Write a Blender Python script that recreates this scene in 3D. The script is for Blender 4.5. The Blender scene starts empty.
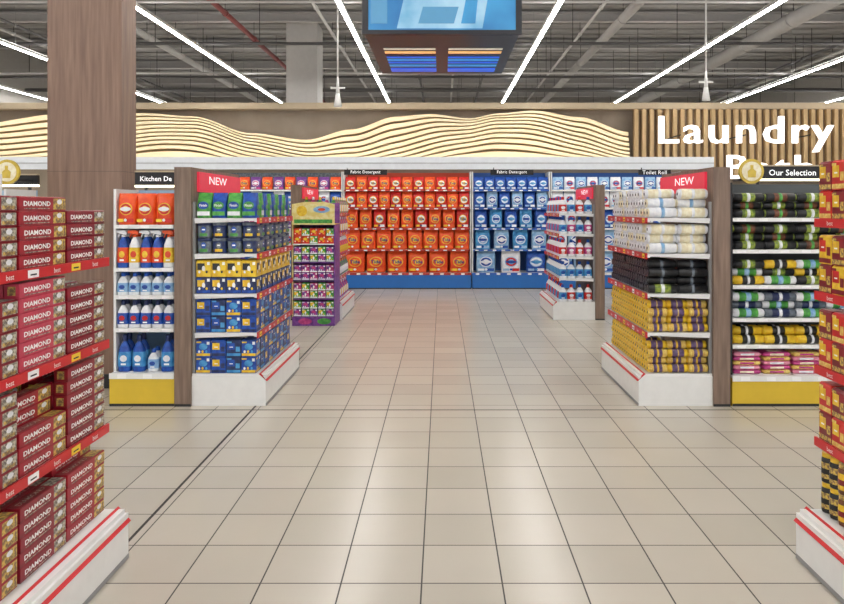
import bpy, math, random
from mathutils import Vector
random.seed(4)
SC=bpy.context.scene
COL=SC.collection
SC.view_settings.view_transform='Standard'

def lin(c):
    o=[]
    for v in c:
        v=v/255.0
        o.append(v/12.92 if v<=.04045 else ((v+.055)/1.055)**2.4)
    return (o[0],o[1],o[2],1)

MC={}
def mat(name,rgb,rough=.45,metal=0,emit=0,rgb2=None,scale=12,lo=.3,hi=.7,stretch=(1,1,1)):
    if name in MC: return MC[name]
    m=bpy.data.materials.new(name); m.use_nodes=True
    nt=m.node_tree; b=nt.nodes['Principled BSDF']
    tc=nt.nodes.new('ShaderNodeTexCoord'); mp=nt.nodes.new('ShaderNodeMapping')
    mp.inputs['Scale'].default_value=stretch
    nz=nt.nodes.new('ShaderNodeTexNoise'); nz.inputs['Scale'].default_value=scale; nz.inputs['Detail'].default_value=3
    cr=nt.nodes.new('ShaderNodeValToRGB')
    if rgb2 is None: rgb2=tuple(min(255,v*.975) for v in rgb)
    cr.color_ramp.elements[0].position=lo; cr.color_ramp.elements[0].color=lin(rgb2)
    cr.color_ramp.elements[1].position=hi; cr.color_ramp.elements[1].color=lin(rgb)
    nt.links.new(tc.outputs['Object'],mp.inputs['Vector']); nt.links.new(mp.outputs['Vector'],nz.inputs['Vector'])
    nt.links.new(nz.outputs['Fac'],cr.inputs['Fac']); nt.links.new(cr.outputs['Color'],b.inputs['Base Color'])
    b.inputs['Roughness'].default_value=rough; b.inputs['Metallic'].default_value=metal
    if emit:
        nt.links.new(cr.outputs['Color'],b.inputs['Emission Color']); b.inputs['Emission Strength'].default_value=emit
    MC[name]=m
    return m

TG={}
def text_geo(s,off=.022,sp=1.0):
    key=(s,off,sp)
    if key in TG: return TG[key]
    cu=bpy.data.curves.new('t','FONT'); cu.body=s; cu.size=1; cu.offset=off; cu.resolution_u=2; cu.space_character=sp
    cu.align_x='CENTER'
    ob=bpy.data.objects.new('t',cu); COL.objects.link(ob)
    bpy.context.view_layer.update()
    dg=bpy.context.evaluated_depsgraph_get()
    me=bpy.data.meshes.new_from_object(ob.evaluated_get(dg))
    vs=[(v.co.x,v.co.y) for v in me.vertices]; fs=[tuple(p.vertices) for p in me.polygons]
    bpy.data.objects.remove(ob); bpy.data.curves.remove(cu); bpy.data.meshes.remove(me)
    x0=min(v[0] for v in vs);x1=max(v[0] for v in vs);y0=min(v[1] for v in vs);y1=max(v[1] for v in vs)
    vs=[(v[0]-(x0+x1)/2,v[1]-(y0+y1)/2) for v in vs]
    TG[key]=(vs,fs,x1-x0,y1-y0)
    return TG[key]

class MB:
    def __init__(s): s.v=[];s.f=[];s.m=[];s.sm=[];s.mats=[]
    def mi(s,m):
        if m not in s.mats: s.mats.append(m)
        return s.mats.index(m)
    def add(s,vs,fs,m,smooth=False):
        o=len(s.v); s.v+= [tuple(v) for v in vs]; k=s.mi(m)
        for f in fs:
            s.f.append(tuple(i+o for i in f)); s.m.append(k); s.sm.append(smooth)
        return s
    def box(s,x0,x1,y0,y1,z0,z1,m):
        if x0>x1:x0,x1=x1,x0
        if y0>y1:y0,y1=y1,y0
        vs=[(x0,y0,z0),(x1,y0,z0),(x1,y1,z0),(x0,y1,z0),(x0,y0,z1),(x1,y0,z1),(x1,y1,z1),(x0,y1,z1)]
        return s.add(vs,[(3,2,1,0),(4,5,6,7),(0,1,5,4),(1,2,6,5),(2,3,7,6),(3,0,4,7)],m)
    def prism(s,prof,a0,a1,axis,m):
        n=len(prof); vs=[]
        for a in (a0,a1):
            for p in prof:
                if axis=='x': vs.append((a,p[0],p[1]))
                elif axis=='y': vs.append((p[0],a,p[1]))
                else: vs.append((p[0],p[1],a))
        fs=[tuple(range(n))[::-1],tuple(range(n,2*n))]+[(i,(i+1)%n,n+(i+1)%n,n+i) for i in range(n)]
        return s.add(vs,fs,m)
    def loft(s,secs,m,cx=0,cy=0,k=3,smooth=True,cap=True):
        vs=[]
        for sec in secs:
            z,hx,hy,r=sec[:4]; dy=sec[4] if len(sec)>4 else 0
            r=min(r,hx,hy)
            for q,(sx,sy) in enumerate(((1,1),(-1,1),(-1,-1),(1,-1))):
                for i in range(k+1):
                    a=math.pi/2*(q+i/k)
                    vs.append((cx+sx*(hx-r)+r*math.cos(a),cy+dy+sy*(hy-r)+r*math.sin(a),z))
        n=4*(k+1);fs=[]
        for j in range(len(secs)-1):
            for i in range(n):
                fs.append((j*n+i,j*n+(i+1)%n,(j+1)*n+(i+1)%n,(j+1)*n+i))
        s.add(vs,fs,m,smooth)
        if cap:
            o=len(s.v)-len(vs)
            kk=s.mi(m)
            s.f.append(tuple(o+i for i in range(n))[::-1]);s.m.append(kk);s.sm.append(False)
            s.f.append(tuple(o+(len(secs)-1)*n+i for i in range(n)));s.m.append(kk);s.sm.append(False)
        return s
    def cyl(s,c,r,a0,a1,axis,m,n=14,r2=None,smooth=True):
        r2=r if r2 is None else r2; vs=[]
        for a,rr in ((a0,r),(a1,r2)):
            for i in range(n):
                t=2*math.pi*i/n; u=rr*math.cos(t);w=rr*math.sin(t)
                if axis=='x': vs.append((a,c[0]+u,c[1]+w))
                elif axis=='y': vs.append((c[0]+u,a,c[1]+w))
                else: vs.append((c[0]+u,c[1]+w,a))
        s.add(vs,[(i,(i+1)%n,n+(i+1)%n,n+i) for i in range(n)],m,smooth)
        o=len(s.v)-2*n;kk=s.mi(m)
        s.f.append(tuple(o+i for i in range(n))[::-1]);s.m.append(kk);s.sm.append(False)
        s.f.append(tuple(o+n+i for i in range(n)));s.m.append(kk);s.sm.append(False)
        return s
    def text(s,t,c,right,up,m,w=None,h=None,depth=0,off=.022,sp=1.0):
        vs,fs,W,H=text_geo(t,off,sp)
        kx=(w/W) if w else h/H
        ky=(h/H) if h else kx
        c=Vector(c);R=Vector(right);U=Vector(up);N=R.cross(U)
        P=[c+R*(x*kx)+U*(y*ky) for x,y in vs]
        s.add(P,fs,m)
        if depth:
            P2=[p-N*depth for p in P]
            ec=set()
            for f in fs:
                for i in range(len(f)): ec.add((f[i],f[(i+1)%len(f)]))
            side=[(b,a,a+len(P),b+len(P)) for (a,b) in ec if (b,a) not in ec]
            s.add(P+P2,side+[tuple(i+len(P) for i in f[::-1]) for f in fs],m)
        return s
    def mesh(s,name,origin=(0,0,0)):
        me=bpy.data.meshes.new(name)
        me.from_pydata([(v[0]-origin[0],v[1]-origin[1],v[2]-origin[2]) for v in s.v],[],s.f)
        for m in s.mats: me.materials.append(m)
        me.polygons.foreach_set('material_index',s.m)
        me.polygons.foreach_set('use_smooth',s.sm)
        me.update()
        return me

def tag(o,label,cat=None,group=None,kind=None):
    if label:o['label']=label
    if cat:o['category']=cat
    if group:o['group']=group
    if kind:o['kind']=kind
    return o
def obj(name,me,loc=(0,0,0),parent=None):
    o=bpy.data.objects.new(name,me); o.location=loc
    if parent: o.parent=parent
    COL.objects.link(o); return o
def empty(name,loc):
    o=bpy.data.objects.new(name,None); o.location=loc; o.empty_display_size=.1
    COL.objects.link(o); return o
def struct(name,mb,label):
    o=obj(name,mb.mesh(name)); tag(o,label,'structure',None,'structure'); return o

# ---------------- materials
white=mat('white_metal',(236,236,234),.4)
offw=mat('shelf_white',(230,230,230),.45)
red=mat('strip_red',(205,28,36),.4)
redlit=mat('sign_red',(215,45,70),.4,emit=.4)
tagy=mat('tag_yellow',(250,215,60),.5)
tagw=mat('tag_white',(250,250,250),.5)
inkw=mat('ink_white',(252,252,250),.5)
inkwl=mat('ink_white_lit',(255,255,255),.5,emit=.6)
inkd=mat('ink_dark',(30,30,40),.5)
inkb=mat('ink_blue',(24,50,130),.5)
woodp=mat('end_panel_wood',(140,118,102),.5,rgb2=(110,90,78),scale=6,stretch=(6,6,.5))
pillw=mat('pillar_wood',(150,122,104),.5,rgb2=(118,92,78),scale=5,stretch=(7,7,.4),lo=.25,hi=.75)
darkm=mat('dark_metal',(34,34,38),.5)
grey=mat('grey_metal',(150,150,150),.5)
yellowb=mat('plinth_yellow',(222,188,52),.45)
blueb=mat('plinth_blue',(36,110,190),.4)
slat=mat('slat_cream_lit',(250,234,196),.55,emit=.36,rgb2=(242,224,180),scale=3,stretch=(.5,3,3))  # lit slat fronts: warm glow put into the material, no lamp behind
slatshade=mat('slat_cream_shaded',(214,188,142),.6,emit=.06,rgb2=(196,168,122),scale=3,stretch=(.5,3,3))  # shaded copy of the slat colour for lips and edges
taupe=mat('wall_taupe',(160,146,130),.7,rgb2=(148,134,118),scale=3)
brownbk=mat('wave_backing',(120,96,66),.7)  # darkened brown stands in for shadow lines between the slats
beige=mat('trim_beige',(196,178,150),.6)
slatd=mat('slat_dark_wood',(205,175,130),.6,rgb2=(180,150,106),scale=4,stretch=(4,4,.5))
slatbk=mat('slat_backing',(120,98,74),.7)

# ---------------- floor
def floor_mat():
    m=bpy.data.materials.new('floor_tiles'); m.use_nodes=True; nt=m.node_tree; b=nt.nodes['Principled BSDF']
    tc=nt.nodes.new('ShaderNodeTexCoord'); mp=nt.nodes.new('ShaderNodeMapping')
    mp.inputs['Location'].default_value=(.082+.333*40+.002,-2.955+.333*40+.002,0)
    br=nt.nodes.new('ShaderNodeTexBrick'); br.offset=0; br.squash=1
    br.inputs['Scale'].default_value=1; br.inputs['Brick Width'].default_value=.333; br.inputs['Row Height'].default_value=.333
    br.inputs['Mortar Size'].default_value=.0034; br.inputs['Mortar Smooth'].default_value=.1
    br.inputs['Color1'].default_value=lin((203,195,181)); br.inputs['Color2'].default_value=lin((195,187,173))
    br.inputs['Mortar'].default_value=lin((56,50,44))
    nz=nt.nodes.new('ShaderNodeTexNoise'); nz.inputs['Scale'].default_value=2; nz.inputs['Detail'].default_value=5
    mx=nt.nodes.new('ShaderNodeMix'); mx.data_type='RGBA'; mx.blend_type='MULTIPLY'; mx.inputs['Factor'].default_value=.1
    nt.links.new(tc.outputs['Object'],mp.inputs['Vector']); nt.links.new(mp.outputs['Vector'],br.inputs['Vector'])
    nt.links.new(tc.outputs['Object'],nz.inputs['Vector'])
    nt.links.new(br.outputs['Color'],mx.inputs['A']); nt.links.new(nz.outputs['Fac'],mx.inputs['B'])
    nt.links.new(mx.outputs['Result'],b.inputs['Base Color'])
    ad=nt.nodes.new('ShaderNodeMath'); ad.operation='MULTIPLY_ADD'; ad.inputs[1].default_value=.4; ad.inputs[2].default_value=.25
    nt.links.new(br.outputs['Fac'],ad.inputs[0]); nt.links.new(ad.outputs[0],b.inputs['Roughness'])
    b.inputs['Specular IOR Level'].default_value=.6
    bp=nt.nodes.new('ShaderNodeBump'); bp.inputs['Strength'].default_value=.25; bp.inputs['Distance'].default_value=.003; bp.invert=True
    nt.links.new(br.outputs['Fac'],bp.inputs['Height']); nt.links.new(bp.outputs['Normal'],b.inputs['Normal'])
    return m
XL,XR=-11.0,11.0
fm=floor_mat()
struct('floor',MB().box(XL,XR,-4,27,-.1,0,fm),'beige square ceramic floor tiles with dark grout')
jm=mat('joint_dark',(42,38,34),.7)
struct('trim_1',MB().box(-1.466,-1.452,-4,13.7,0,.0015,jm),'dark expansion joint strip running along the tiled floor')
struct('trim_2',MB().box(XL,XR,5.482,5.494,0,.0014,jm),'dark expansion joint strip crossing the tiled floor')
ceil=mat('ceiling_deck',(162,160,157),.8,rgb2=(134,132,129),scale=2,stretch=(.4,4,1))
cm=MB(); cm.box(XL,XR,-4,27,5.7,5.8,ceil)
y=6
while y<27:
    cm.box(XL,XR,y,y+.12,5.66,5.7,ceil); y+=.5
struct('ceiling',cm,'grey corrugated metal ceiling deck')
wm=mat('wall_grey',(160,156,150),.8)
struct('wall_left',MB().box(XL-.15,XL,-4,27,0,5.7,wm),'plain grey store wall')
struct('wall_right',MB().box(XR,XR+.15,-4,27,0,5.7,wm),'plain grey store wall')
struct('wall_far',MB().box(XL,XR,27,27.15,0,5.7,wm),'plain grey wall beyond the partition')
struct('wall_back',MB().box(XL+.01,XR-.01,14.3,14.45,0,3.5,taupe),'taupe partition wall behind the shelving')
struct('trim_3',MB().box(XL+.01,XR-.01,14.05,14.5,3.5,3.62,beige),'beige cornice on top of the partition wall')
canopy=mat('canopy_white',(222,226,230),.5,emit=.2)
cglow=mat('canopy_light',(255,250,240),.5,emit=9)
CR=5.06
cb=MB(); cb.box(XL+.02,CR,13.35,14.29,2.36,2.5,canopy); cb.box(XL+.02,CR,13.3,13.35,2.27,2.5,canopy)
cb.box(XL+.02,CR,13.29,13.3,2.38,2.39,grey)
cb.box(XL+.1,CR-.1,13.4,13.46,2.34,2.36,cglow)
blacks=mat('sign_black',(25,25,28),.5)
for xx,t,hw in ((-1.42,'Fabric Detergent',.4),(1.3,'Fabric Detergent',.4),(3.95,'Toilet Roll',.3)):
    cb.box(xx-hw,xx+hw,13.285,13.3,2.165,2.26,blacks); cb.text(t,(xx,13.283,2.212),(1,0,0),(0,0,1),inkwl,h=.07,off=.0,sp=1.05)
    cb.box(xx-hw+.05,xx-hw+.07,13.3,13.32,2.2,2.3,darkm)
struct('trim_4',cb,'white illuminated canopy over the back shelving with small black category signs')

# ---------------- wave feature
K=14.0/715
def P2(px,py): return ((px-442)*K,1.55+(208-py)*K)
ctl=[(-120,120),(-40,124),(60,111),(137,111),(190,115),(250,132),(305,138),(350,127),(395,114),(430,112),(470,117),(500,112),(535,109),(580,115),(632,130),(960,150)]
def topy(px):
    for (a,ya),(b,yb) in zip(ctl,ctl[1:]):
        if a<=px<=b:
            t=(px-a)/(b-a); t=t*t*(3-2*t); return ya+(yb-ya)*t
    return ctl[-1][1]
WO=(0,14.3,2.5)
wv=empty('wave_wall_feature',WO)
tag(wv,'wavy cream wooden slat wall feature with warm glow painted into the slats','wall decoration')
pxs=list(range(-115,634,5))
bk=MB();vs=[];fs=[]
for i,px in enumerate(pxs):
    x,zt=P2(px,topy(px)+1.5); _,zb=P2(px,158)
    vs+=[(x,14.27,zb),(x,14.27,zt)]
    if i: fs.append((2*i-2,2*i,2*i+1,2*i-1))
bk.add(vs,fs,brownbk)
obj('backing_panel',bk.mesh('backing_panel',WO),parent=wv)
NS=10
ZMIN=P2(0,158)[1]
def zu(px,u):
    tp=topy(px); base=160+15*(.5+.5*math.sin(px*.0165+2.2))
    ph=1.0+.42*math.sin(px*.021+.9)
    w=.05*math.sin(px*.024+u*2.6)*math.sin(math.pi*u)
    uu=max(0,min(1,u**ph+w))
    x,z=P2(px,base+(tp-base)*uu)
    return x,max(z,ZMIN)
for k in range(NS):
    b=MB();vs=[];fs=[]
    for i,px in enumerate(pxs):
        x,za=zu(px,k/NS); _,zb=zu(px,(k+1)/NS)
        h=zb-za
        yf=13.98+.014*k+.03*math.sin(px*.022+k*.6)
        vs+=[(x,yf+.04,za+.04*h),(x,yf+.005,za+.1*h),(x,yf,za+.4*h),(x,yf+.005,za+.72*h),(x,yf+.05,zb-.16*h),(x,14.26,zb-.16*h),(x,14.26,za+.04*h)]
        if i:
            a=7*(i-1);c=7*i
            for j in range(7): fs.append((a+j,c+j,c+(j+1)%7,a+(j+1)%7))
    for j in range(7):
        b.add(vs,[f for q,f in enumerate(fs) if q%7==j],slat if j in(1,2) else slatshade,j<4)
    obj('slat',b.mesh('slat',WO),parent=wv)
VO=(7,14.3,2.5)
vsf=empty('vertical_slat_feature',VO); tag(vsf,'vertical brown wooden slats behind illuminated lettering','wall decoration')
xx=3.76; b=MB()
while xx<10.6:
    b.box(xx,xx+.075,13.95,14.04,2.53 if xx<CR+.05 else 2.1,3.48,slatd); xx+=.15
obj('slats',b.mesh('slats',VO),parent=vsf)
b=MB(); b.box(3.75,10.65,14.04,14.06,2.53,3.48,slatbk); b.box(CR+.02,10.65,14.04,14.06,2.1,2.53,slatbk); obj('backing_board',b.mesh('bb',VO),parent=vsf)
let=mat('letter_lit',(255,255,255),.4,emit=1.3)
KS=13.15/715
def P3(px,py): return ((px-442)*KS,1.55+(208-py)*KS)
b=MB(); cx,cz=P3(747,134)
b.text('Laundry',(cx,13.15,cz),(1,0,0),(0,0,1),let,w=175*KS,h=36*KS,depth=.08,off=.003,sp=1.14)
x2,z2=P3(771,167); b.text('Bath',(x2,13.15,z2),(1,0,0),(0,0,1),let,w=86*KS,h=24*KS,depth=.08,off=.003,sp=1.14)
for xq in (cx-1.2,cx,cx+1.2): b.box(xq-.01,xq+.01,13.22,13.94,cz-.02,cz+.0,darkm)
o=obj('lettering_sign',b.mesh('lettering_sign')); tag(o,'large white illuminated letters mounted before wooden slats','sign')

# ---------------- pillars
def pillar(name,x0,x1,y0,y1,z1,m,label):
    b=MB(); b.box(x0,x1,y0,y1,0,z1,m); b.box(x0-.02,x1+.02,y0-.02,y1+.02,0,.12,darkm if m is pillw else m)
    for i in range(1,3): b.box(x0-.002,x1+.002,y0-.002,y1+.002,z1*i/3-.002,z1*i/3,darkm)
    o=obj(name,b.mesh(name)); tag(o,label,'pillar')
pillar('pillar',-3.4,-2.76,6.16,6.45,5.6,pillw,'square pillar clad in brown wood grain beside the shelving')
pillar('pillar',-3.4,-2.72,15.6,16.3,5.6,mat('column_white',(200,198,196),.6),'plain pale square column reaching the ceiling')

# ---------------- ceiling services
lamp=mat('led_diffuser',(255,253,250),.4,emit=44)
upfill=mat('added_ceiling_fill',(255,253,250),.4,emit=10)  # upward glow added to brighten the ceiling
for X in (-10.6,-7.75,-4.44,-1.46,1.67,4.78,7.85,10.6):
    L0=(X,10,4.45)
    e=empty('linear_light',L0); tag(e,'long white linear LED ceiling light','ceiling light',group='linear ceiling lights')
    y0,y1=-3,25
    b=MB(); b.box(X-.038,X+.038,y0,y1,4.46,4.51,white); obj('housing',b.mesh('housing',L0),parent=e)
    b=MB(); b.box(X-.032,X+.032,y0,y1,4.45,4.46,lamp)
    if abs(X)<9: b.box(X-.03,X+.03,y0,y1,4.51,4.515,upfill)  # added fill strip on top of the housing
    obj('diffuser',b.mesh('diffuser',L0),parent=e)
    b=MB()
    for yy in range(-2,25,3): b.cyl((X,yy),.004,4.515,5.69,'z',grey,6)
    obj('suspension_wire',b.mesh('sw',L0),parent=e)
beam=mat('beam_grey',(176,174,172),.7)
pipeL=mat('pipe_light',(205,204,202),.5)
pipeD=mat('pipe_dark',(90,88,88),.5)
pipeR=mat('pipe_red',(130,60,58),.5)
for yy in (9.5,12.5,15.0,17.5,20,22.5,25):
    b=MB(); b.box(XL+.01,XR-.01,yy-.07,yy+.07,5.62,5.65,beam); b.box(XL+.01,XR-.01,yy-.015,yy+.015,5.47,5.62,beam); b.box(XL+.01,XR-.01,yy-.07,yy+.07,5.45,5.47,beam)
    o=obj('ceiling_beam',b.mesh('ceiling_beam')); tag(o,'grey steel I-beam under the ceiling deck','beam',group='ceiling beams')
for X,r,z,m in ((-9,.03,5.2,pipeL),(-8.3,.03,5.1,pipeD),(-6.2,.07,5.15,pipeL),(-5.6,.03,5.2,pipeD),(-3.95,.05,5.1,pipeR),(-2.3,.03,5.2,pipeL),(-.6,.025,5.0,pipeD),(.3,.03,5.2,pipeL),(1.1,.03,5.1,pipeD),(2.9,.03,5.2,pipeL),(3.3,.09,5.0,beam),(5.9,.03,5.2,pipeL),(6.4,.14,4.98,beam),(8.6,.04,5.1,pipeD),(9.3,.04,5.2,pipeL)):
    b=MB(); b.cyl((X,z),r,4,26.5,'y',m,12)
    for yy in range(5,26,2):
        b.cyl((X,z),r+.012,yy,yy+.05,'y',m,12); b.box(X-.004,X+.004,yy+.02,yy+.03,z+r,5.69,darkm)
    o=obj('ceiling_pipe',b.mesh('ceiling_pipe')); tag(o,'service pipe hung below the ceiling','pipe',group='ceiling pipes')
for yy,z,r,m in ((11,4.72,.02,pipeL),(13.7,4.7,.03,pipeD),(16.45,4.65,.025,pipeL),(17.2,4.7,.03,pipeD),(18.8,4.65,.05,pipeD),(21.3,4.65,.03,pipeL),(23.6,4.68,.06,pipeD)):
    b=MB(); b.cyl((yy,z),r,XL+.05,XR-.05,'x',m,10)
    for q in range(-10,11,2): b.box(q+.5,q+.51,yy-.004,yy+.004,z,5.69,darkm)
    o=obj('ceiling_pipe',b.mesh('ceiling_pipe')); tag(o,'thin conduit crossing below the ceiling','pipe',group='ceiling conduits')
for X,z0 in ((-1.75,3.25),(4.43,3.35)):
    b=MB(); b.cyl((X,12),.014,z0+.5,5.69,'z',white,8); b.cyl((X,12),.07,z0,z0+.22,'z',white,14,r2=.035); b.cyl((X,12),.035,z0+.22,z0+.5,'z',white,12,r2=.014)
    b.box(X-.12,X+.12,11.985,12.015,z0+.3,z0+.33,white)
    o=obj('hanging_sensor',b.mesh('hanging_sensor')); tag(o,'small white device hanging from the ceiling on a rod','ceiling device',group='hanging ceiling devices')

# ---------------- hanging screen box
OR=(0,6.95,3.02)
tv=empty('hanging_display',OR); tag(tv,'black ceiling-hung screen box with a lit picture and striped underside','display screen')
def tp(n,b): return obj(n,b.mesh(n,OR),parent=tv)
fr=mat('screen_frame',(24,24,30),.35)
tp('housing',MB().box(-.66,.66,6.03,7.9,3.035,3.78,fr))
b=MB(); b.box(-.67,.67,6,6.03,3.01,3.045,fr); b.box(-.67,.67,6,6.03,3.76,3.8,fr); b.box(-.67,-.62,6,6.03,3.045,3.76,fr); b.box(.62,.67,6,6.03,3.045,3.76,fr)
tp('bezel',b)
sb=mat('screen_blue',(66,155,205),.4,emit=.3,rgb2=(36,105,165),scale=2)
sw=mat('screen_white',(165,200,220),.4,emit=.35,rgb2=(100,160,195),scale=4)
smid=mat('screen_mid',(84,145,185),.4,emit=.3)
b=MB(); b.box(-.62,.62,6.01,6.03,3.045,3.76,sb)
b.prism([(-.38,3.06),(.34,3.06),(.4,3.4),(-.3,3.4)],6.006,6.01,'y',sw); b.prism([(-.2,3.1),(.1,3.1),(.14,3.24),(-.16,3.24)],6.003,6.006,'y',smid); b.prism([(.16,3.1),(.28,3.1),(.3,3.3),(.2,3.3)],6.003,6.006,'y',sb); b.box(-.6,-.46,6.006,6.01,3.1,3.6,smid)
tp('screen',b)
oc=mat('bar_cream',(235,180,115),.4,emit=.7); oc2=mat('bar_pale',(215,210,195),.4,emit=.5); bc=mat('bar_blue',(30,90,215),.4,emit=.8); bc2=mat('bar_skyblue',(40,140,205),.4,emit=.65)
b=MB(); b.box(-.6,.6,6.1,7.85,3.024,3.034,fr)
for xa,xb in ((-.54,-.06),(.06,.56)):
    for ya,yb,m in ((6.6,6.64,oc2),(6.72,6.8,oc),(6.96,7.0,bc),(7.06,7.14,bc2),(7.2,7.26,bc),(7.34,7.42,bc2),(7.52,7.7,bc)):
        b.box(xa,xb,ya,yb,3.018,3.024,m)
tp('underside_panel',b)
b=MB()
for xq in (-.5,.5):
    for yq in (6.3,7.6): b.cyl((xq,yq),.015,3.78,5.69,'z',darkm,8)
tp('suspension_rod',b)

# ---------------- products
def proto(name,mb,label,cat,parts=()):
    return dict(name=name,me=mb.mesh(name),label=label,cat=cat,parts=[(n,m.mesh(n)) for n,m in parts])
NP=[0]
def put(p,x,y,z,group,rz=0,sc=1):
    o=bpy.data.objects.new(p['name'],p['me']); o.location=(x,y,z); o.rotation_euler=(0,0,rz); o.scale=(sc,sc,sc) if not isinstance(sc,tuple) else sc
    tag(o,p['label'],p['cat'],group); COL.objects.link(o)
    for n,me in p['parts']:
        c=bpy.data.objects.new(n,me); c.parent=o; COL.objects.link(c)
    NP[0]+=1
    return o
def facings(b,w,d,fn):
    for (dx,dy,half,R) in ((0,-1,d,(1,0,0)),(1,0,w,(0,1,0)),(-1,0,w,(0,-1,0))):
        fn(b,dx,dy,half,Vector(R))
def panel(b,c,R,u0,u1,z0,z1,m,n,off):
    c=Vector(c)
    vs=[c+R*u0+n*off+Vector((0,0,z0)),c+R*u1+n*off+Vector((0,0,z0)),c+R*u1+n*off+Vector((0,0,z1)),c+R*u0+n*off+Vector((0,0,z1))]
    b.add(vs,[(0,1,2,3)],m)
def disc(b,c,R,ru,rz,z,m,n,off,seg=16):
    c=Vector(c)+n*off+Vector((0,0,z))
    vs=[c+R*(ru*math.cos(2*math.pi*i/seg))+Vector((0,0,rz*math.sin(2*math.pi*i/seg))) for i in range(seg)]
    b.add(vs,[tuple(range(seg))],m)

def carton(name,main,acc,acc2,w,d,h,txt,label,cat='box',style=0):
    b=MB(); hx,hy=w/2,d/2
    b.loft([(0,hx,hy,.004),(h*.93,hx,hy,.004),(h,hx-.006,hy-.006,.004)],main,smooth=False)
    def fn(b,dx,dy,half2,R):
        n=Vector((dx,dy,0)); W=(w if dy else d)/2*.94; c=n*(half2/2)
        panel(b,c,R,-W,W,h*.04,h*.2,acc2,n,.0008)
        if style==0: disc(b,c,R,W*.62,h*.19,h*.6,acc,n,.0012)
        else:
            panel(b,c,R,-W*.9,W*.15,h*.42,h*.82,acc,n,.0011)
            if style==1: disc(b,c,R,W*.24,h*.17,h*.5,inkw,n,.0013,12)
        panel(b,c,R,-W,-W*.3,h*.82,h*.91,acc2,n,.0010)
        if style<2:
            panel(b,c,R,W*.5,W*.9,h*.72,h*.9,inkw,n,.0010)
            for q in (-.6,-.1,.45): disc(b,c+R*(W*q),R,W*.17,h*.09,h*.3,(inkw,acc,acc2)[int(q*10)%3],n,.0016,8)
        else:
            panel(b,c,R,W*.3,W*.9,h*.3,h*.6,acc2,n,.001); panel(b,c,R,-W*.6,-W*.1,h*.55,h*.6,inkw,n,.0016)
        if txt: b.text(txt,c+n*.002+Vector((0,0,h*.6)),R,(0,0,1),inkw,w=W*1.05)
    facings(b,w,d,fn)
    return proto(name,b,label,cat)
def tub(name,main,lid,acc,acc2,w,d,h,label):
    b=MB(); hx,hy=w/2,d/2
    b.loft([(0,hx*.88,hy*.88,.03),(h*.06,hx*.92,hy*.92,.03),(h*.8,hx*.98,hy*.98,.03)],main)
    def fn(b,dx,dy,half2,R):
        n=Vector((dx,dy,0)); W=((w if dy else d)/2-.028); c=n*(half2/2)
        panel(b,c,R,-W,W,h*.12,h*.3,acc2,n,.0005); disc(b,c,R,W*.7,h*.2,h*.53,acc,n,.0008,12); panel(b,c,R,-W*.4,W*.4,h*.5,h*.58,inkw,n,.0012)
    facings(b,w,d,fn)
    c=MB(); c.loft([(h*.8,hx,hy,.032),(h*.95,hx,hy,.032),(h,hx*.94,hy*.94,.03)],lid)
    return proto(name,b,label,'tub',[('lid',c)])
def pouch(name,main,ring,acc,core,w,d,h,txt,label,tm=None):
    b=MB(); hx,hy=w/2,d/2
    b.loft([(0,hx*.9,hy*.7,.03),(h*.04,hx*.98,hy*.92,.05),(h*.3,hx,hy,.06),(h*.6,hx,hy*.9,.05),(h*.8,hx*.98,hy*.65,.03),(h*.92,hx*.93,hy*.28,.01),(h*.955,hx*.94,.004,.004),(h,hx*.94,.004,.004)],main)
    N=Vector((0,-1,0));R=Vector((1,0,0))
    b.cyl((0,h*.5),w*.33,-hy*1.0,-hy*.5,'y',ring,18,smooth=False)
    b.cyl((0,h*.5),w*.28,-hy*1.0-.003,-hy*.5,'y',acc,18,smooth=False)
    disc(b,(0,-hy,0),R,w*.17,w*.17,h*.5,ring,N,.0045,14)
    if not txt: disc(b,(0,-hy,0),R,w*.29,h*.07,h*.5,core,N,.006,14)
    if txt: b.text(txt,(0,-hy-.007,h*.5),(1,0,0),(0,0,1),tm or inkw,w=w*.52,off=.03)
    panel(b,(0,-hy*.97,0),R,-w*.42,-w*.1,h*.09,h*.19,ring,N,.006); panel(b,(0,-hy*.97,0),R,w*.05,w*.42,h*.07,h*.2,acc,N,.006); disc(b,(0,-hy,0),R,w*.08,h*.05,h*.15,core,N,.008,10)
    return proto(name,b,label,'detergent bag')
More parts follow.
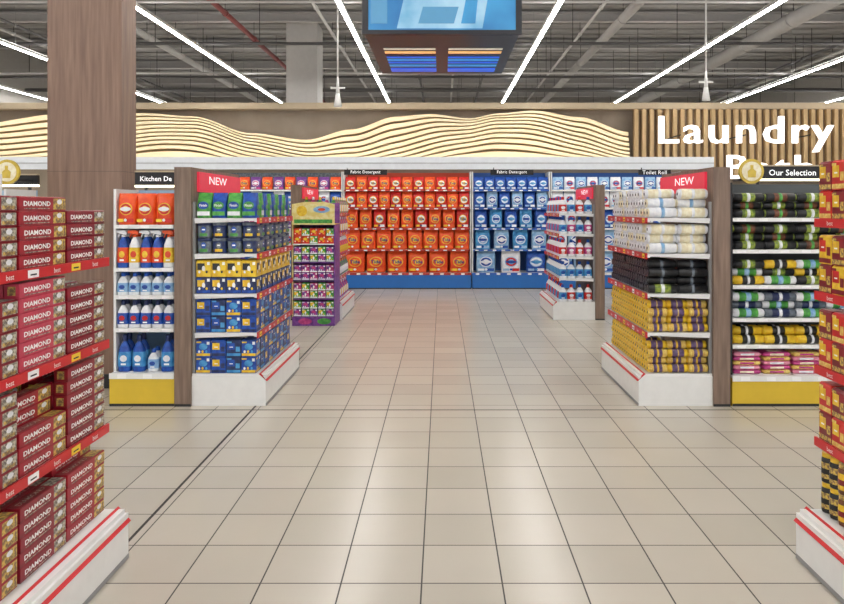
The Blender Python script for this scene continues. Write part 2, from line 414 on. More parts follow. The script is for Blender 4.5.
def bottle(name,body,cap,lab,lab2,w,d,h,label,cat='bottle',spray=False):
    b=MB(); hx,hy=w/2,d/2
    b.loft([(0,hx*.9,hy*.9,hy*.6),(h*.04,hx,hy,hy*.7),(h*.35,hx*.97,hy,hy*.7),(h*.6,hx*.9,hy*.95,hy*.7),(h*.74,hx*.6,hy*.7,hy*.7),(h*.8,hx*.34,hx*.34,hx*.34),(h*.84,hx*.34,hx*.34,hx*.34)],body)
    b.loft([(h*.14,hx+.001,hy+.0012,hy*.7),(h*.34,hx*.98+.0015,hy+.0012,hy*.7),(h*.54,hx*.93+.001,hy*.97+.001,hy*.7)],lab,cap=False)
    disc(b,(0,-hy,0),Vector((1,0,0)),hx*.55,h*.09,h*.36,lab2,Vector((0,-1,0)),.0035,12)
    panel(b,(0,-hy,0),Vector((1,0,0)),-hx*.4,hx*.4,h*.18,h*.23,inkw,Vector((0,-1,0)),.0035)
    c=MB()
    if spray:
        c.loft([(h*.82,hx*.4,hx*.4,hx*.4),(h*.88,hx*.4,hx*.4,hx*.4)],cap)
        c.prism([(-hx*1.3,h*.93),(hx*.6,h*.88),(hx*.8,h*.93),(hx*.3,h),(-hx*1.2,h*.99)],-hx*.28,hx*.28,'y',cap)
        c.prism([(-hx*.7,h*.93),(-hx*.5,h*.93),(-hx*.9,h*.8),(-hx*1.0,h*.81)],-hx*.15,hx*.15,'y',cap)
        pn='trigger_head'
    else:
        c.loft([(h*.82,hx*.42,hx*.42,hx*.42),(h*.97,hx*.38,hx*.38,hx*.38),(h,hx*.3,hx*.3,hx*.3)],cap); pn='cap'
    return proto(name,b,label,cat,[(pn,c)])
def roll(name,main,band,endc,r,L,label,cat='roll',wrap=None,wl=.1,bl=.27):
    b=MB()
    b.cyl((0,r),r-.0016,-L*.46,L*.46,'x',main,12); b.cyl((0,r),r*.8,-L/2,-L*.46,'x',endc,12); b.cyl((0,r),r*.8,L*.46,L/2,'x',endc,12)
    b.cyl((0,r),r-.0008,-L*bl,L*bl,'x',band,12)
    b.cyl((0,r),r,-L*wl,L*wl,'x',wrap or inkw,12)
    b.cyl((0,r),r*.3,-L/2-.001,L/2+.001,'x',darkm,10)
    return proto(name,b,label,cat)
def m3(n,c,c2=None,sc=30,rough=.35,lo=.4,hi=.6): return mat(n,c,rough,rgb2=c2,scale=sc,lo=lo,hi=hi)

Cmar=m3('foil_maroon',(142,20,38),(116,14,30),20); Cgold=m3('foil_gold',(222,190,90),(126,100,72),80); Cmarlit=m3('foil_maroon_lit',(200,66,88),(180,50,72),15)  # last one is a pinker copy with the light put into its colour
Csil=m3('foil_silver',(196,190,168),(92,88,86),90)
Cor=m3('p_orange',(240,94,36),(222,68,28),14); Cred=m3('p_red',(214,40,34),(190,26,28),18); Cblue=m3('p_blue',(28,84,180),(20,62,146),22)
Cnavy=m3('p_navy',(38,54,104),(26,38,78),22); Cgreen=m3('p_green',(94,176,74),(60,140,64),25); Cyel=m3('p_yellow',(240,206,54),(224,176,36),30)
Cpurp=m3('p_purple',(130,72,156),(100,50,130),25); Cmag=m3('p_magenta',(206,76,140),(176,52,120),25); Ccy=m3('p_cyan',(80,160,212),(48,128,192),18)
Cwh=m3('p_white',(240,241,243),(226,228,234),25); Cgr=m3('p_grey',(116,126,136),(86,94,106),30); Cbk=m3('p_black',(34,36,40),(22,22,24),20,.3)
Cbr=m3('p_brown',(124,72,46),(90,50,32),40); Ccr=m3('p_cream2',(236,212,120),(214,170,80),60); Colv=m3('p_olive',(150,168,60),(96,120,50),40)
Ctin=m3('p_cream',(244,238,212),(232,220,186),30)
Cplum=m3('p_plum',(104,80,124),(76,58,98),40); Cpale=m3('p_paleblue',(160,196,226),(118,166,212),18)

def foil(name,main,tail,label):
    b=MB(); L,w,h=.31,.056,.052; hx,hy=w/2,L/2
    b.loft([(0,hx,hy,.002),(h-.003,hx,hy,.002),(h,hx-.003,hy-.003,.002)],main,smooth=False)
    for s in (1,-1):
        n=Vector((s,0,0)); R=Vector((0,s,0)); c=n*hx
        panel(b,c,R,hy*.42,hy*.98,.004,h-.006,tail,n,.0006)
        panel(b,c,R,hy*.46,hy*.92,h*.12,h*.34,Cgold,n,.0009)
        b.text('DIAMOND',c+n*.0012+R*(-hy*.27)+Vector((0,0,h*.5)),R,(0,0,1),inkw,w=hy*1.12,h=h*.36,off=.03)
        panel(b,c,R,-hy*.8,hy*.25,h*.12,h*.19,Csil,n,.0008)
        disc(b,c+R*(hy*.7),R,.018,.01,h*.64,Cwh,n,.0012,12)
    b.add([(-hx*.8,hy*.4,h+.0005),(hx*.8,hy*.4,h+.0005),(hx*.8,hy*.95,h+.0005),(-hx*.8,hy*.95,h+.0005)],[(0,1,2,3)],tail)
    b.text('DIAMOND',(0,-hy*.26,h+.0008),(0,1,0),(-1,0,0),Csil,w=hy*1.1,h=h*.4,off=.01)
    for s in (-1,1): b.box(-hx*.5,hx*.5,s*hy,s*(hy+.001),h*.2,h*.8,Cgold)
    return proto(name,b,label,'foil box')
foilA=foil('foil_box',Cmar,Csil,'long maroon aluminium foil box with white lettering')
foilB=foil('foil_box',Cmarlit,Csil,'long maroon foil box with pinker light painted in and white lettering')
foilC=foil('foil_box',m3('foil_red',(164,26,42),(138,20,34),20),Cgold,'long red and gold foil box with white lettering')

# ---------------- shelving builders
def strip_tags(b,sx,xf,y0,y1,z,sh):
    n=Vector((-sx,0,0)); R=Vector((0,1,0)) if sx<0 else Vector((0,-1,0))
    yy=y0+.08;i=0; q=sh*.38
    while yy<y1-.08:
        c=Vector((xf,yy,z))
        panel(b,c,R,-.035,.035,-q,q,(tagy,tagw)[i%2],n,.0012)
        panel(b,c,R,-.02,.02,-q*.4,.0,inkd,n,.0018)
        if yy+.18<y1: b.text('best',c+n*.0015+Vector((0,.16,0)),R,(0,0,1),inkw,h=sh*.5,off=.0)
        yy+=.3;i+=1
def side_unit(name,label,sx,xbase,xs,xp0,xp1,y0,y1,zs,base_h,top,panel_m,new=True,sh=.046):
    O=(sx*(xs+xp0)/2,(y0+y1)/2,0); e=empty(name,O); tag(e,label,'shelving unit')
    def part(n,b,par=None): return obj(n,b.mesh(n,O),parent=par or e)
    b=MB(); b.box(sx*xbase,sx*xp0,y0,y1,.0,base_h-.02,white); b.box(sx*(xbase+.012),sx*xp0,y0+.01,y1-.01,base_h-.02,base_h,white); b.box(sx*(xbase-.002),sx*xbase,y0,y1,0,.02,grey)
    base=part('base_plinth',b)
    b=MB()
    pf=[(sx*(xbase-.004),base_h-.055),(sx*(xbase-.012),base_h-.055),(sx*(xbase+.045),base_h+.008),(sx*(xbase+.055),base_h)]
    b.prism(pf,y0,y1,'y',red)
    a=Vector((sx*(xbase-.012),0,base_h-.055)); c2=Vector((sx*(xbase+.045),0,base_h+.008)); U=(c2-a).normalized(); R=Vector((0,1,0)) if sx<0 else Vector((0,-1,0)); N=R.cross(U)
    mid=(a+c2)/2; yy=y0+.1;i=0
    while yy<y1-.1:
        c=mid+Vector((0,yy,0))+N*.0015
        b.add([c-R*.04-U*.022,c+R*.04-U*.022,c+R*.04+U*.022,c-R*.04+U*.022],[(0,1,2,3)],(tagy,tagw)[i%2])
        if yy+.2<y1: b.text('best',c+Vector((0,.17,0)),R,U,inkw,h=.028,off=0)
        yy+=.38;i+=1
    part('price_strip',b,base)
    b=MB(); b.box(sx*xp0,sx*xp1,y0-.02,y1,.0,top,panel_m); b.box(sx*xp0,sx*xp1,y0-.022,y0-.02,.0,.02,darkm)
    part('back_panel',b)
    for yy in (y0+.02,y1-.05):
        b=MB(); b.box(sx*(xp0-.02),sx*xp0,yy,yy+.03,base_h,top-.27,grey); part('upright',b)
    for z in zs:
        b=MB(); b.box(sx*xs,sx*(xp0-.021),y0,y1,z-.022,z,offw); b.box(sx*xs,sx*(xs+.02),y0,y1,z-.03,z-.022,offw)
        for yy in (y0+.005,y1-.015): b.prism([(sx*(xp0-.022),z-.022),(sx*(xp0-.022),z-.04),(sx*(xs+.1),z-.026),(sx*(xs+.1),z-.022)],yy,yy+.006,'y',white)
        s=part('shelf',b)
        b=MB(); b.box(sx*(xs-.01),sx*xs,y0,y1,z-sh+.004,z+.004,red); strip_tags(b,sx,sx*(xs-.01),y0,y1,z+.004-sh/2,sh)
        part('price_strip',b,s)
    if new:
        b=MB(); b.box(sx*(xp0-.02),sx*xp0,y0+.12,y1-.02,top-.19,top-.03,redlit)
        n=Vector((-sx,0,0)); R=Vector((0,1,0)) if sx<0 else Vector((0,-1,0))
        b.text('NEW',Vector((sx*(xp0-.0215),(y0+y1)/2-.05,top-.09)),R,(0,0,1),inkwl,w=.48,h=.065,off=.0)
        part('header_sign',b)
    return e

def fill_side(protos,sx,xs,xp0,y0,y1,z,w,d,h,layers,group,jit=.015,drop=.05,bylayer=False):
    W=xp0-xs-.01
    nx=max(1,int(W/w)); ny=int((y1-y0-.01)/d)
    gx=W/nx; gy=(y1-y0-.01)/ny
    for ix in range(nx):
        for iy in range(ny):
            if not(ix==0 or iy==0): continue
            L=layers-(1 if (layers>1 and random.random()<drop) else 0)
            for iz in range(L):
                p=protos[(iz if bylayer else iy+ix)%len(protos)]
                put(p,sx*(xs+.005+gx*(ix+.5)),y0+.005+gy*(iy+.5),z+.001+iz*(h+.001),group,random.uniform(-jit,jit))
def fill_rolls(protos,sx,xs,xp0,y0,y1,z,L,r,layers,group,drop=.12):
    W=xp0-xs-.01
    nx=int(W/(L+.002)); ny=int((y1-y0-.01)/(2*r+.001)); gx=W/nx
    for iz in range(layers):
        off=r if iz%2 else 0
        for iy in range(ny-(iz%2)):
            for ix in range(nx):
                if not(ix==0 or iy==0): continue
                if iz==layers-1 and random.random()<drop: continue
                p=random.choice(protos)
                put(p,sx*(xs+.005+gx*(ix+.5)),y0+.005+r+off+iy*(2*r+.001),z+.001+iz*(r*1.735+.001),group,math.pi*(random.random()<.3))

ZS=(.571,.876,1.19,1.47)
side_unit('gondola_shelving','white shelving with brown end panel stocked with dishwashing boxes',-1,1.38,1.45,1.96,2.09,5.6,6.9,ZS,.25,1.87,woodp)
side_unit('gondola_shelving','white shelving with brown end panel stocked with paper and bag rolls',1,1.54,1.61,2.12,2.25,5.6,6.9,ZS,.25,1.87,woodp)
side_unit('gondola_shelving','white shelving with brown end panel and colourful cleaning bottles',-1,1.38,1.46,1.96,2.09,9.9,11.25,ZS,.25,1.87,woodp)
side_unit('gondola_shelving','white shelving with brown end panel and pale detergent bottles',1,1.54,1.62,2.12,2.25,9.9,11.25,ZS,.25,1.87,woodp)

def pch(main,acc,band,label):
    b=MB(); w,d,h=.117,.13,.2; hx,hy=w/2,d/2
    b.loft([(0,hx*.92,hy*.85,.02),(h*.06,hx,hy,.03),(h*.5,hx,hy*.95,.03),(h*.82,hx*.97,hy*.5,.02),(h*.93,hx*.96,.006,.004),(h,hx*.96,.006,.004)],main)
    N=Vector((0,-1,0));R=Vector((1,0,0))
    disc(b,(0,-hy,0),R,w*.36,h*.15,h*.5,acc,N,.003); b.text('Finish',(0,-hy-.005,h*.5),(1,0,0),(0,0,1),inkw,w=w*.5)
    panel(b,(0,-hy,0),R,-w*.42,w*.42,h*.1,h*.26,band,N,.001)
    for s in (1,-1):
        n=Vector((s,0,0)); panel(b,n*hx,Vector((0,s,0)),-hy*.6,hy*.6,h*.1,h*.3,band,n,.001); disc(b,n*hx,Vector((0,s,0)),hy*.5,h*.1,h*.44,acc,n,.001)
    return proto('dishwasher_tablet_pouch',b,label,'pouch')
pG=pch(Cgreen,Cblue,Cwh,'green pouch of dishwasher tablets'); pB=pch(Cblue,Cgreen,Cgreen,'blue and green pouch of dishwasher tablets')
tN=tub('dishwasher_tablet_tub',Cnavy,Cgr,Cgr,Cyel,.115,.14,.122,'navy tub of dishwasher tablets with grey lid')
tN2=tub('dishwasher_tablet_tub',Cgr,Cnavy,Cblue,Cgreen,.115,.14,.122,'grey tub of dishwasher tablets with navy lid')
tabY=carton('dishwasher_tablet_pack',Cyel,Cbk,Cyel,.117,.16,.13,None,'yellow box with dark artwork',style=1)
tabY2=carton('dishwasher_tablet_pack',Cnavy,Cyel,Cblue,.117,.16,.13,None,'dark box with bright yellow artwork',style=1)
tabB=carton('dishwasher_tablet_pack',Cblue,Cyel,Cnavy,.115,.13,.13,None,'blue box with yellow artwork',style=2)
tabB2=carton('dishwasher_tablet_pack',Cblue,Ccy,Cyel,.115,.13,.13,None,'blue box with pale oval and yellow band')
tabB3=carton('dishwasher_tablet_pack',Cnavy,Cblue,Ccy,.115,.13,.13,None,'navy box with blue artwork',style=2)
g='dishwashing packs on the shelving unit'
a=(-1,1.455,1.94,5.61,6.88)
fill_side([pB,pG],*a,1.47,.1172,.13,.2,1,g,jit=.0)
fill_side([tN,tN2],*a,1.19,.115,.14,.122,2,g)
fill_side([tabY2,tabY],*a,.876,.1172,.16,.13,2,g,bylayer=True,drop=.0,jit=0)
fill_side([tabB,tabB2,tabB3],*a,.571,.115,.13,.13,2,g,drop=0)
fill_side([tabB2,tabB3,tabB],*a,.25,.115,.13,.13,2,g)

paper=roll('paper_roll',Cwh,Ctin,Cwh,.042,.231,'white wrapped kitchen paper roll','paper roll',Cwh,.05,.4)
paper2=roll('paper_roll',Cwh,Cwh,Ctin,.042,.231,'plain white wrapped toilet paper roll','paper roll',Cpale,.06)
bagK=roll('bin_bag_roll',Cbk,Cbk,Cbk,.036,.231,'plain black bin bag roll','bag roll',Cgr,.05)
bagK2=roll('bin_bag_roll',Cbk,Colv,Cbk,.036,.231,'black bin bag roll with green wrapper','bag roll',Cwh,.06)
bagY=roll('bin_bag_roll',Cyel,Cplum,Cyel,.034,.154,'yellow bin bag roll with purple label','bag roll',Ccr,.03,.3)
bagY2=roll('bin_bag_roll',Ccr,Cplum,Cyel,.034,.154,'cream and yellow bin bag roll with purple label','bag roll',Cyel,.05,.22)
a=(1,1.615,2.10,5.61,6.88)
fill_rolls([paper,paper,paper2],*a,1.47,.231,.042,3,'paper rolls on the shelving unit',.15)
fill_rolls([paper,paper,paper2],*a,1.19,.231,.042,3,'paper rolls on the shelving unit',.06)
fill_rolls([bagK,bagK,bagK,bagK2],*a,.876,.231,.036,4,'black bag rolls on the shelving unit')
fill_rolls([bagY,bagY2],*a,.571,.154,.034,4,'yellow bag rolls on the shelving unit',.1)
fill_rolls([bagY2,bagY],*a,.25,.154,.034,4,'yellow bag rolls on the shelving unit',.1)

g='cleaning bottles on the distant unit'
bp_=bottle('cleaner_bottle',Cpurp,Cmag,Cwh,Cpurp,.088,.08,.235,'purple cleaner bottle with pink cap')
bpk=bottle('cleaner_bottle',Cmag,Cwh,Cyel,Cpurp,.088,.08,.235,'pink cleaner bottle with white cap')
bgr=bottle('cleaner_bottle',Cgreen,Cyel,Cwh,Cgreen,.088,.08,.235,'green cleaner bottle with yellow cap')
bor=bottle('cleaner_bottle',Cor,Cwh,Cyel,Cred,.088,.08,.235,'orange cleaner bottle with white cap')
bwb=bottle('detergent_bottle',Cwh,Cblue,Ccy,Cblue,.11,.09,.235,'white detergent bottle with blue cap')
bwr=bottle('detergent_bottle',Cwh,Cred,Cred,Cwh,.11,.09,.235,'white detergent bottle with red cap')
bwp=bottle('detergent_bottle',Cwh,Cblue,Cmag,Cwh,.11,.09,.235,'white detergent bottle with pink label')
a=(-1,1.46,1.94,9.91,11.23)
for z,ps in zip((.25,)+ZS,([bp_,bpk],[bgr,bp_],[bpk,bor],[bor,bp_],[bgr,bpk])): fill_side(ps,*a,z,.092,.1,.235,1,g)
a=(1,1.62,2.10,9.91,11.23); g='detergent bottles on the distant unit'
for z,ps in zip((.25,)+ZS,([bwb,bwr],[bwb],[bwr,bwp],[bwb,bwp],[bwr,bwb])): fill_side(ps,*a,z,.115,.12,.235,1,g)

O=(-1.71,9.62,0); e=empty('promotional_stand',O); tag(e,'cardboard promotional stand with yellow header and colourful cleaning products','display stand')
b=MB(); b.box(-1.97,-1.41,9.84,9.87,0,1.62,Cpurp); obj('back_panel',b.mesh('bp',O),parent=e)
b=MB(); b.box(-1.97,-1.41,9.4,9.84,0,.12,Cpurp); disc(b,(-1.8,9.4,0),Vector((1,0,0)),.09,.04,.06,Cmag,Vector((0,-1,0)),.002); disc(b,(-1.55,9.4,0),Vector((1,0,0)),.09,.04,.06,Cgreen,Vector((0,-1,0)),.002); obj('base_plinth',b.mesh('bp',O),parent=e)
hy_=m3('header_yellow',(236,222,160),(226,204,120),20)
b=MB(); b.prism([(-1.97,1.33),(-1.41,1.33),(-1.41,1.6),(-1.55,1.63),(-1.8,1.63),(-1.97,1.6)],9.38,9.4,'y',hy_)
R_=Vector((1,0,0));N_=Vector((0,-1,0))
disc(b,(-1.84,9.38,0),R_,.07,.07,1.51,Cyel,N_,.002); disc(b,(-1.58,9.38,0),R_,.11,.045,1.53,Cpale,N_,.002); panel(b,(-1.69,9.38,0),R_,-.25,.25,1.35,1.4,Cgreen,N_,.002); disc(b,(-1.58,9.38,0),R_,.05,.02,1.53,Cor,N_,.003)
b.box(-1.97,-1.41,9.4,9.84,1.33,1.34,Cyel)
obj('header_sign',b.mesh('hs',O),parent=e)
for x in (-1.97,-1.42):
    b=MB(); b.box(x,x+.01,9.4,9.84,.12,1.33,hy_ if x<-1.9 else Cpurp); obj('side_panel',b.mesh('sp',O),parent=e)
for i,z in enumerate((.36,.6,.84,1.08)):
    b=MB(); b.box(-1.96,-1.42,9.4,9.84,z-.015,z,(Cpurp,Cplum,Cpurp,Cwh)[i]); obj('shelf',b.mesh('sh',O),parent=e)
dp=[carton('cleaning_pack',Cpurp,Cmag,Cwh,.1,.09,.1,None,'purple cleaning pack with pink oval'),carton('cleaning_pack',Cgreen,Cyel,Cwh,.1,.09,.1,None,'green cleaning pack with yellow oval',style=1),carton('cleaning_pack',Cmag,Cpurp,Cwh,.1,.09,.1,None,'pink cleaning pack with purple artwork',style=1),carton('cleaning_pack',Cor,Cyel,Cred,.1,.09,.1,None,'orange cleaning pack with yellow oval')]
for z,ix_ in ((.12,(0,1)),(.36,(1,2)),(.6,(0,0,2)),(.84,(1,0)),(1.08,(3,3,1))):
    for i in range(5):
        for k in range(2): put(dp[ix_[(i+k)%len(ix_)]],-1.905+i*.107,9.465,z+.001+k*.101,'packs on the promotional stand',random.uniform(-.03,.03))

# ---------------- camera-facing units
def cam_unit(name,label,x0,x1,yf,yb,zs,base_h,top,basem,stripm,backm,wire=False):
    O=((x0+x1)/2,(yf+yb)/2,0); e=empty(name,O); tag(e,label,'shelving unit')
    def part(n,b,par=None): return obj(n,b.mesh(n,O),parent=par or e)
    b=MB(); b.box(x0,x1,yf-.05,yb,0,base_h-.02,basem); b.box(x0+.005,x1-.005,yf-.045,yb,base_h-.02,base_h,offw); b.box(x0,x1,yf-.052,yf-.05,0,.02,darkm)
    base=part('base_plinth',b)
    b=MB(); b.box(x0,x1,yf-.058,yf-.05,base_h-.04,base_h+.004,stripm)
    xx=x0+.1
    while xx<x1-.06:
        panel(b,(xx,yf-.058,base_h-.02),Vector((1,0,0)),-.035,.035,-.016,.016,tagw,Vector((0,-1,0)),.001); xx+=.2
    part('price_strip',b,base)
    b=MB(); b.box(x0,x1,yb-.02,yb,base_h,top,backm); part('back_panel',b)
    for xx in (x0,x1-.02):
        b=MB()
        if wire: b.box(xx,xx+.02,yf,yf+.02,base_h,top,darkm).box(xx,xx+.02,yb-.04,yb-.02,base_h,top,darkm)
        else: b.box(xx,xx+.02,yf+.02,yb-.02,base_h,top,offw)
        part('side_panel',b)
    for z in zs:
        b=MB(); b.box(x0+.021,x1-.021,yf,yb-.02,z-.02,z,offw); s=part('shelf',b)
        b=MB(); b.box(x0+.021,x1-.021,yf-.01,yf,z-.028,z+.002,stripm)
        xx=x0+.09
        while xx<x1-.06:
            panel(b,(xx,yf-.01,z-.013),Vector((1,0,0)),-.035,.035,-.011,.011,tagw,Vector((0,-1,0)),.001); xx+=.17
        part('price_strip',b,s)
    return e
def row(protos,x0,x1,yf,z,w,d,group,deep=1,sc=1,jit=.04):
    n=max(1,int((x1-x0)/w)); g=(x1-x0)/n
    for i in range(n):
        for j in range(deep):
            put(protos[i%len(protos)],x0+g*(i+.5),yf+.01+d/2+j*(d+.01),z+.001,group,random.uniform(-jit,jit),sc)

blk=mat('shelf_back_blue',(150,185,215),.6)
cam_unit('wall_shelving','shelving with yellow plinth holding bottles of dish soap beside the pillar',-2.6,-2.095,5.64,6.1,(.6,.86,1.076,1.416),.255,1.7,yellowb,white,blk)
orp=pouch('dish_tablet_pouch',Cor,Cyel,Cred,Cwh,.15,.1,.25,None,'orange pouch of dishwashing tablets')
spb=bottle('spray_bottle',Cblue,Cwh,Cor,Cyel,.085,.06,.28,'blue spray bottle with white trigger','spray bottle',spray=True)
spw=bottle('spray_bottle',Cwh,Cor,Cyel,Cor,.085,.06,.28,'white spray bottle with orange trigger and label','spray bottle',spray=True)
dsr=bottle('dish_soap_bottle',Cwh,Cnavy,Cblue,Cred,.085,.06,.2,'white dish soap bottle with blue and red label')
dsw=bottle('dish_soap_bottle',Cwh,Cblue,Cpale,Cblue,.085,.06,.18,'white dish soap bottle with pale blue label')
dsb=bottle('dish_soap_bottle',Cblue,Cnavy,Ccy,Cwh,.1,.07,.29,'deep blue dish soap bottle')
X0,X1=-2.575,-2.12
row([orp],X0,X1,5.64,1.416,.15,.1,'orange pouches on the shelf',2,jit=.01)
row([spb,spw,spb],X0,X1,5.64,1.076,.088,.06,'spray bottles on the shelf',2,(1,1,1.06))
row([dsr],X0,X1,5.64,.6,.088,.06,'dish soap bottles on the shelf',2,(1,1,1.1))
row([dsw],X0,X1,5.64,.86,.088,.06,'small dish soap bottles on the shelf',2)
row([dsb,dsb,dsw],X0,X1,5.64,.255,.1,.07,'dish soap bottles on the bottom shelf',2)

sglow=mat('sign_glow',(255,245,215),.5,emit=2.5)
def header_board(x0,x1,y,z0,z1,t,tx,tw,label,posts):
    b=MB(); b.box(x0,x1,y,y+.03,z0,z1,blacks); b.box(x0,x1,y-.01,y+.03,z1,z1+.012,beige); b.box(x0,x1,y-.005,y+.03,z0-.018,z0,sglow)
    for xx in posts: b.box(xx,xx+.02,y+.03,y+.05,0,z1,darkm)
    if t: b.text(t,(tx,y-.002,(z0+z1)/2),(1,0,0),(0,0,1),inkwl,w=tw,off=.01)
    o=obj('category_sign',b.mesh('category_sign')); tag(o,label,'sign')
header_board(-2.62,-2.11,6.101,1.745,1.855,'Kitchen De',-2.44,.27,'black category sign with white lettering above the dish soap shelves',(-2.55,-2.2))
header_board(-4.7,-3.45,6.101,1.75,1.83,None,0,0,'dark sign rail with a glowing lower edge',(-4.6,-3.55))
header_board(2.58,3.6,6.101,1.8,1.905,'Our Selection',2.99,.4,'black category sign with white lettering above the bag roll shelves',(2.7,3.5))
def ring(x,y,z):
    e=empty('round_sign',(x,y,z)); tag(e,'round yellow ring sign with pale centre','sign',group='round ring signs')
    ringm=m3('ring_yellow',(214,186,70),(200,170,60),20)
    b=MB(); b.cyl((x,z),.1,y,y+.02,'y',ringm,28,smooth=False); obj('ring',b.mesh('ring',(x,y,z)),parent=e)
    b=MB(); b.cyl((x,z),.078,y-.004,y,'y',Ctin,28,smooth=False)
    b.prism([(x-.03,z-.05),(x+.03,z-.05),(x+.035,z+.0),(x+.012,z+.02),(x+.012,z+.05),(x-.012,z+.05),(x-.012,z+.02),(x-.035,z)],y-.007,y-.004,'y',ringm); obj('disc',b.mesh('disc',(x,y,z)),parent=e)
    b=MB(); b.box(x-.01,x+.01,y+.02,y+.03,z-.1,z+.05,darkm); b.box(x-.01,x+.01,y+.03,6.09,z-.07,z-.05,darkm); obj('bracket',b.mesh('br',(x,y,z)),parent=e)
ring(-3.5,5.75,1.84); ring(2.49,5.75,1.845)

cam_unit('wall_shelving','shelving with yellow plinth stocked with household goods',-4.7,-3.45,5.64,6.1,(.6,.94,1.28),.255,1.7,yellowb,white,blk)
for z,ps in ((.255,[dsb]),(.6,[dsr]),(.94,[dsw]),(1.28,[orp])): row(ps,-4.65,-3.5,5.64,z,.17,.07,'household goods on the shelf')

ZR=(.47,.68,.94,1.22,1.47)
cam_unit('wall_shelving','dark framed shelving with yellow plinth holding bin bag rolls',2.27,3.6,5.64,6.1,ZR,.235,1.75,yellowb,white,mat('shelf_back_dark',(90,94,96),.6),wire=True)
rk=roll('bin_bag_roll',Cbk,Colv,Cbk,.036,.25,'black bin bag roll with olive and white wrapper','bag roll',Cwh,.05,.2)
rkr=roll('bin_bag_roll',Cbk,Cbr,Colv,.036,.25,'black bin bag roll with brown and green wrapper','bag roll',Cgreen,.05,.2)
ry=roll('bin_bag_roll',Cyel,Cbk,Cyel,.036,.25,'yellow bin bag roll with black label','bag roll',Cwh,.04,.2)
rg=roll('freezer_bag_roll',Cwh,Cgreen,Cwh,.036,.25,'white and green freezer bag roll','bag roll',Cpale,.08,.3)
rb=roll('freezer_bag_roll',Cgr,Cnavy,Cgr,.036,.25,'grey freezer bag roll with navy label','bag roll',Cwh,.05)
def rrow(ps,x0,x1,z,r,L,layers,group,deep=1):
    n=int((x1-x0)/(L+.002)); gx=(x1-x0)/n
    for iz in range(layers):
        for i in range(n):
            for j in range(deep+1 if iz==0 else deep):
                put(ps[(i+iz)%len(ps)],x0+gx*(i+.5),5.65+r+j*(2*r+.002)+(r if iz%2 else 0),z+.001+iz*(r*1.735+.001),group,math.pi*(random.random()<.5))
a=(2.3,3.57)
rrow([rk,rkr],*a,1.47,.036,.25,3,'bag rolls on the dark shelving')
rrow([rk,rk,rkr],*a,1.22,.036,.25,3,'bag rolls on the dark shelving')
rrow([ry,rg,rk],*a,.94,.036,.25,3,'bag rolls on the dark shelving')
rrow([rg,rb],*a,.68,.036,.25,3,'bag rolls on the dark shelving',2)
rrow([ry],*a,.47,.036,.25,2,'bag rolls on the dark shelving',2)
def glove(main,acc,label):
    b=MB(); b.loft([(0,.1,.07,.01),(.01,.11,.08,.02),(.022,.11,.08,.02),(.032,.095,.065,.03)],main)
    panel(b,(0,-.0805,0),R_,-.06,.05,.009,.024,acc,N_,.0005)
    b.box(-.05,.05,-.04,.03,.03,.0335,acc)
    return proto('glove_pack',b,label,'glove pack')
pk=glove(Cmag,Ctin,'pink flat pack of cleaning gloves'); pk2=glove(Ccr,Cmag,'cream flat pack of cleaning gloves'); pk3=glove(m3('p_rose',(228,150,170),(210,120,150),30),Cwh,'pale pink flat pack of cleaning gloves')
for i in range(5):
    for k in range(5): put((pk,pk3,pk2)[(i*2+k)%3],2.42+i*.235,5.74,.236+k*.0345,'glove packs on the bottom shelf',random.uniform(-.04,.04))

# ---------------- back shelving
ZB=(.75,1.16,1.55,1.9)
tide=pouch('detergent_bag',Cor,Cyel,Cor,Cwh,.24,.13,.34,'Tide','orange red detergent bag with yellow bullseye logo',inkb)
tide2=pouch('detergent_bag',Cred,Cyel,Cwh,Cnavy,.24,.13,.34,'Tide','red detergent bag with yellow and white logo',inkb)
blu=pouch('detergent_bag',Cblue,Cpale,Cwh,Ccy,.24,.13,.34,None,'blue detergent bag with white circle')
blu2=pouch('detergent_bag',Cpale,Cwh,Cblue,Cwh,.24,.13,.34,None,'pale blue detergent bag with darker circle')
blu3=pouch('detergent_bag',Ccy,Cwh,Cpale,Cblue,.24,.13,.34,None,'sky blue detergent bag with pale circle')
pur=pouch('detergent_bag',Cpurp,Cwh,Cmag,Cwh,.24,.13,.34,None,'purple detergent bag with pink circle')
wht=pouch('detergent_bag',Cwh,Cpale,Cred,Cblue,.24,.13,.34,None,'white detergent bag with red circle')
secs=[(-4.6,-1.92,'purple and white laundry products',[[blu,pur],[pur,wht],[pur],[wht,blu],[pur,tide]],white,Cgr),
 (-1.9,.56,'red and orange detergent bags',[[tide],[tide],[tide,tide,tide2],[tide2,tide],[tide2,tide]],mat('strip_darkred',(190,60,50),.5),mat('back_red',(205,76,50),.6)),
 (.58,2.08,'blue detergent bags',[[blu2,wht,blu],[blu3,blu2],[blu,blu3],[blu,blu2],[blu]],mat('strip_blue',(50,100,190),.4),mat('back_blue',(50,96,170),.6)),
 (2.1,4.6,'blue and white laundry products',[[blu2],[wht,blu2],[blu,wht],[wht],[blu2,wht]],white,mat('back_blue',(50,96,170),.6))]
for x0,x1,lab,rows,sm,bm in secs:
    cam_unit('wall_shelving','tall shelving with blue plinth stocked with '+lab,x0,x1,13.75,14.28,ZB,.306,2.25,blueb,sm,bm)
    for zi,(z,ps) in enumerate(zip((.306,)+ZB,rows)):
        s=((1.55,1.6,1.22),(1.2,1.2,1.11),(1.0,1.2,1.05),(.9,1.1,.93),(.85,.9,.73))[zi]
        row(ps,x0+.025,x1-.025,13.75,z,.24*s[0]+.003,.13*s[1],'detergent bags on the back shelving',1,s,0)

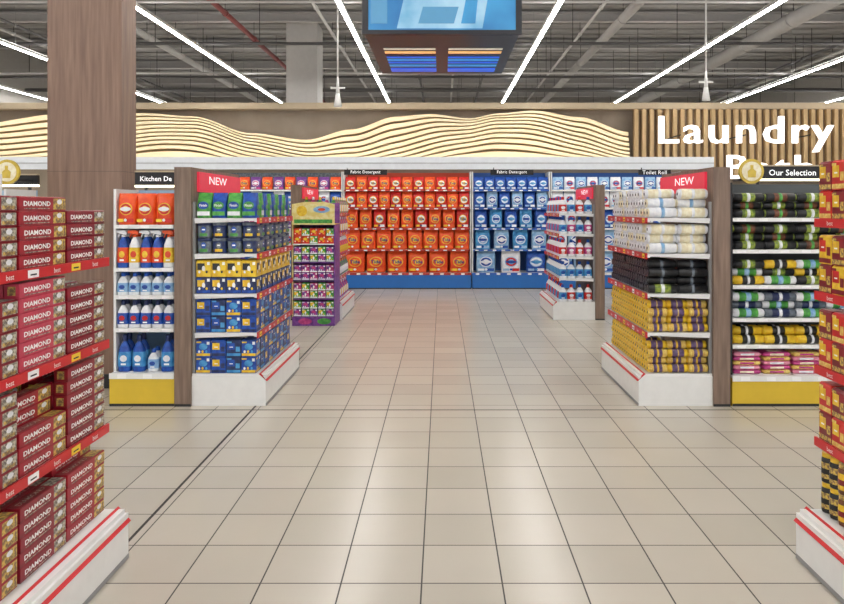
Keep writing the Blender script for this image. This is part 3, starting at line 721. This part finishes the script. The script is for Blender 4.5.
# ---------------- foreground units
FZ=(.592,.965,1.328)
side_unit('gondola_shelving','near shelving unit with red price strips stocked with foil boxes',-1,1.39,1.485,1.95,2.0,1.6,3.17,FZ,.22,1.7,white,new=False,sh=.038)
def foils(z,layers,protos,extra=0):
    for iy in range(3):
        yc=3.0-iy*.322
        for ix in range(4):
            L=layers[iy]-(random.random()<.25)-(1 if ix==0 and extra==iy+1 else 0)
            p=protos[iy%len(protos)]
            for iz in range(L):
                put(p,-1.485-.004-.03-ix*.0585+random.uniform(-.001,.001),yc+random.uniform(-.0035,.0035),z+.001+iz*.0528,'foil boxes on the near shelving',random.uniform(-.006,.006))
foils(.22,[6,5,6],[foilC,foilA,foilC])
foils(.592,[6,5,6],[foilA,foilC,foilA],2)
foils(.965,[5,6,5],[foilA,foilB,foilA])
foils(1.328,[5,5,5],[foilA,foilC,foilA],1)

RZ=(.535,.854,1.18,1.5); RX=1.66
side_unit('gondola_shelving','near shelving unit with red price strips stocked with small packs',1,1.57,RX,2.15,2.2,1.6,3.17,RZ,.22,1.86,white,new=False,sh=.038)
def jar(name,body,lid,lab,lab2,label):
    b=MB(); r=.032;h=.13
    b.loft([(0,r*.92,r*.92,r),(.006,r,r,r),(h*.78,r,r,r),(h*.84,r*.88,r*.88,r)],body,k=3)
    b.loft([(h*.15,r+.0008,r+.0008,r+.0008),(h*.68,r+.0008,r+.0008,r+.0008)],lab,cap=False)
    b.loft([(h*.3,r+.0014,r+.0014,r+.0014),(h*.48,r+.0014,r+.0014,r+.0014)],lab2,cap=False)
    c=MB(); c.loft([(h*.84,r*.93,r*.93,r),(h*.98,r*.93,r*.93,r),(h,r*.86,r*.86,r)],lid)
    return proto(name,b,label,'jar',[('lid',c)])
j3=jar('coffee_jar',Cbk,Cyel,Cgold,Cbk,'dark jar with gold label and yellow lid')
j1=jar('coffee_jar',Cbr,Cgold,Cyel,Cmar,'brown jar with yellow label and gold lid')
q1=carton('tea_pack',Cmar,Cyel,Cgold,.072,.1,.125,None,'small maroon and yellow pack',style=2)
q2=carton('tea_pack',Cred,Cyel,Ccr,.072,.1,.125,None,'small red and yellow pack',style=2)
q3=carton('tea_pack',Cyel,Cred,Cmar,.072,.1,.125,None,'small yellow and red pack',style=2)
for iy in range(9):
    for ix in range(3):
        for iz in range(2): put((j3,j1)[(iy//2)%2],RX+.036+ix*.067,3.13-iy*.067,.221+iz*.1308,'jars on the near shelving',random.uniform(-.2,.2))
for z,ps in ((.535,[q1,q2]),(.854,[q2,q1]),(1.18,[q1,q3]),(1.5,[q2,q1])):
    for iy in range(6):
        for ix in range(3):
            for iz in range(2): put(ps[(iy+iz)%2],RX+.042+ix*.076,3.11-iy*.104,z+.001+iz*.126,'small packs on the near shelving',random.uniform(-.02,.02))

# ---------------- world & camera
w=bpy.data.worlds.new('world'); SC.world=w; w.use_nodes=True
bg=w.node_tree.nodes['Background']; bg.inputs[0].default_value=(.98,.985,1,1); bg.inputs[1].default_value=1.3  # bright world added as front fill through the open end behind the camera
cam=bpy.data.cameras.new('camera'); co=bpy.data.objects.new('camera',cam); COL.objects.link(co)
co.location=(0,0,1.55); co.rotation_euler=(math.pi/2,0,0)
cam.sensor_width=36; cam.lens=715/844*36; cam.shift_x=-20/844; cam.shift_y=-94/844; cam.clip_end=100
SC.camera=co
print('products',NP[0])
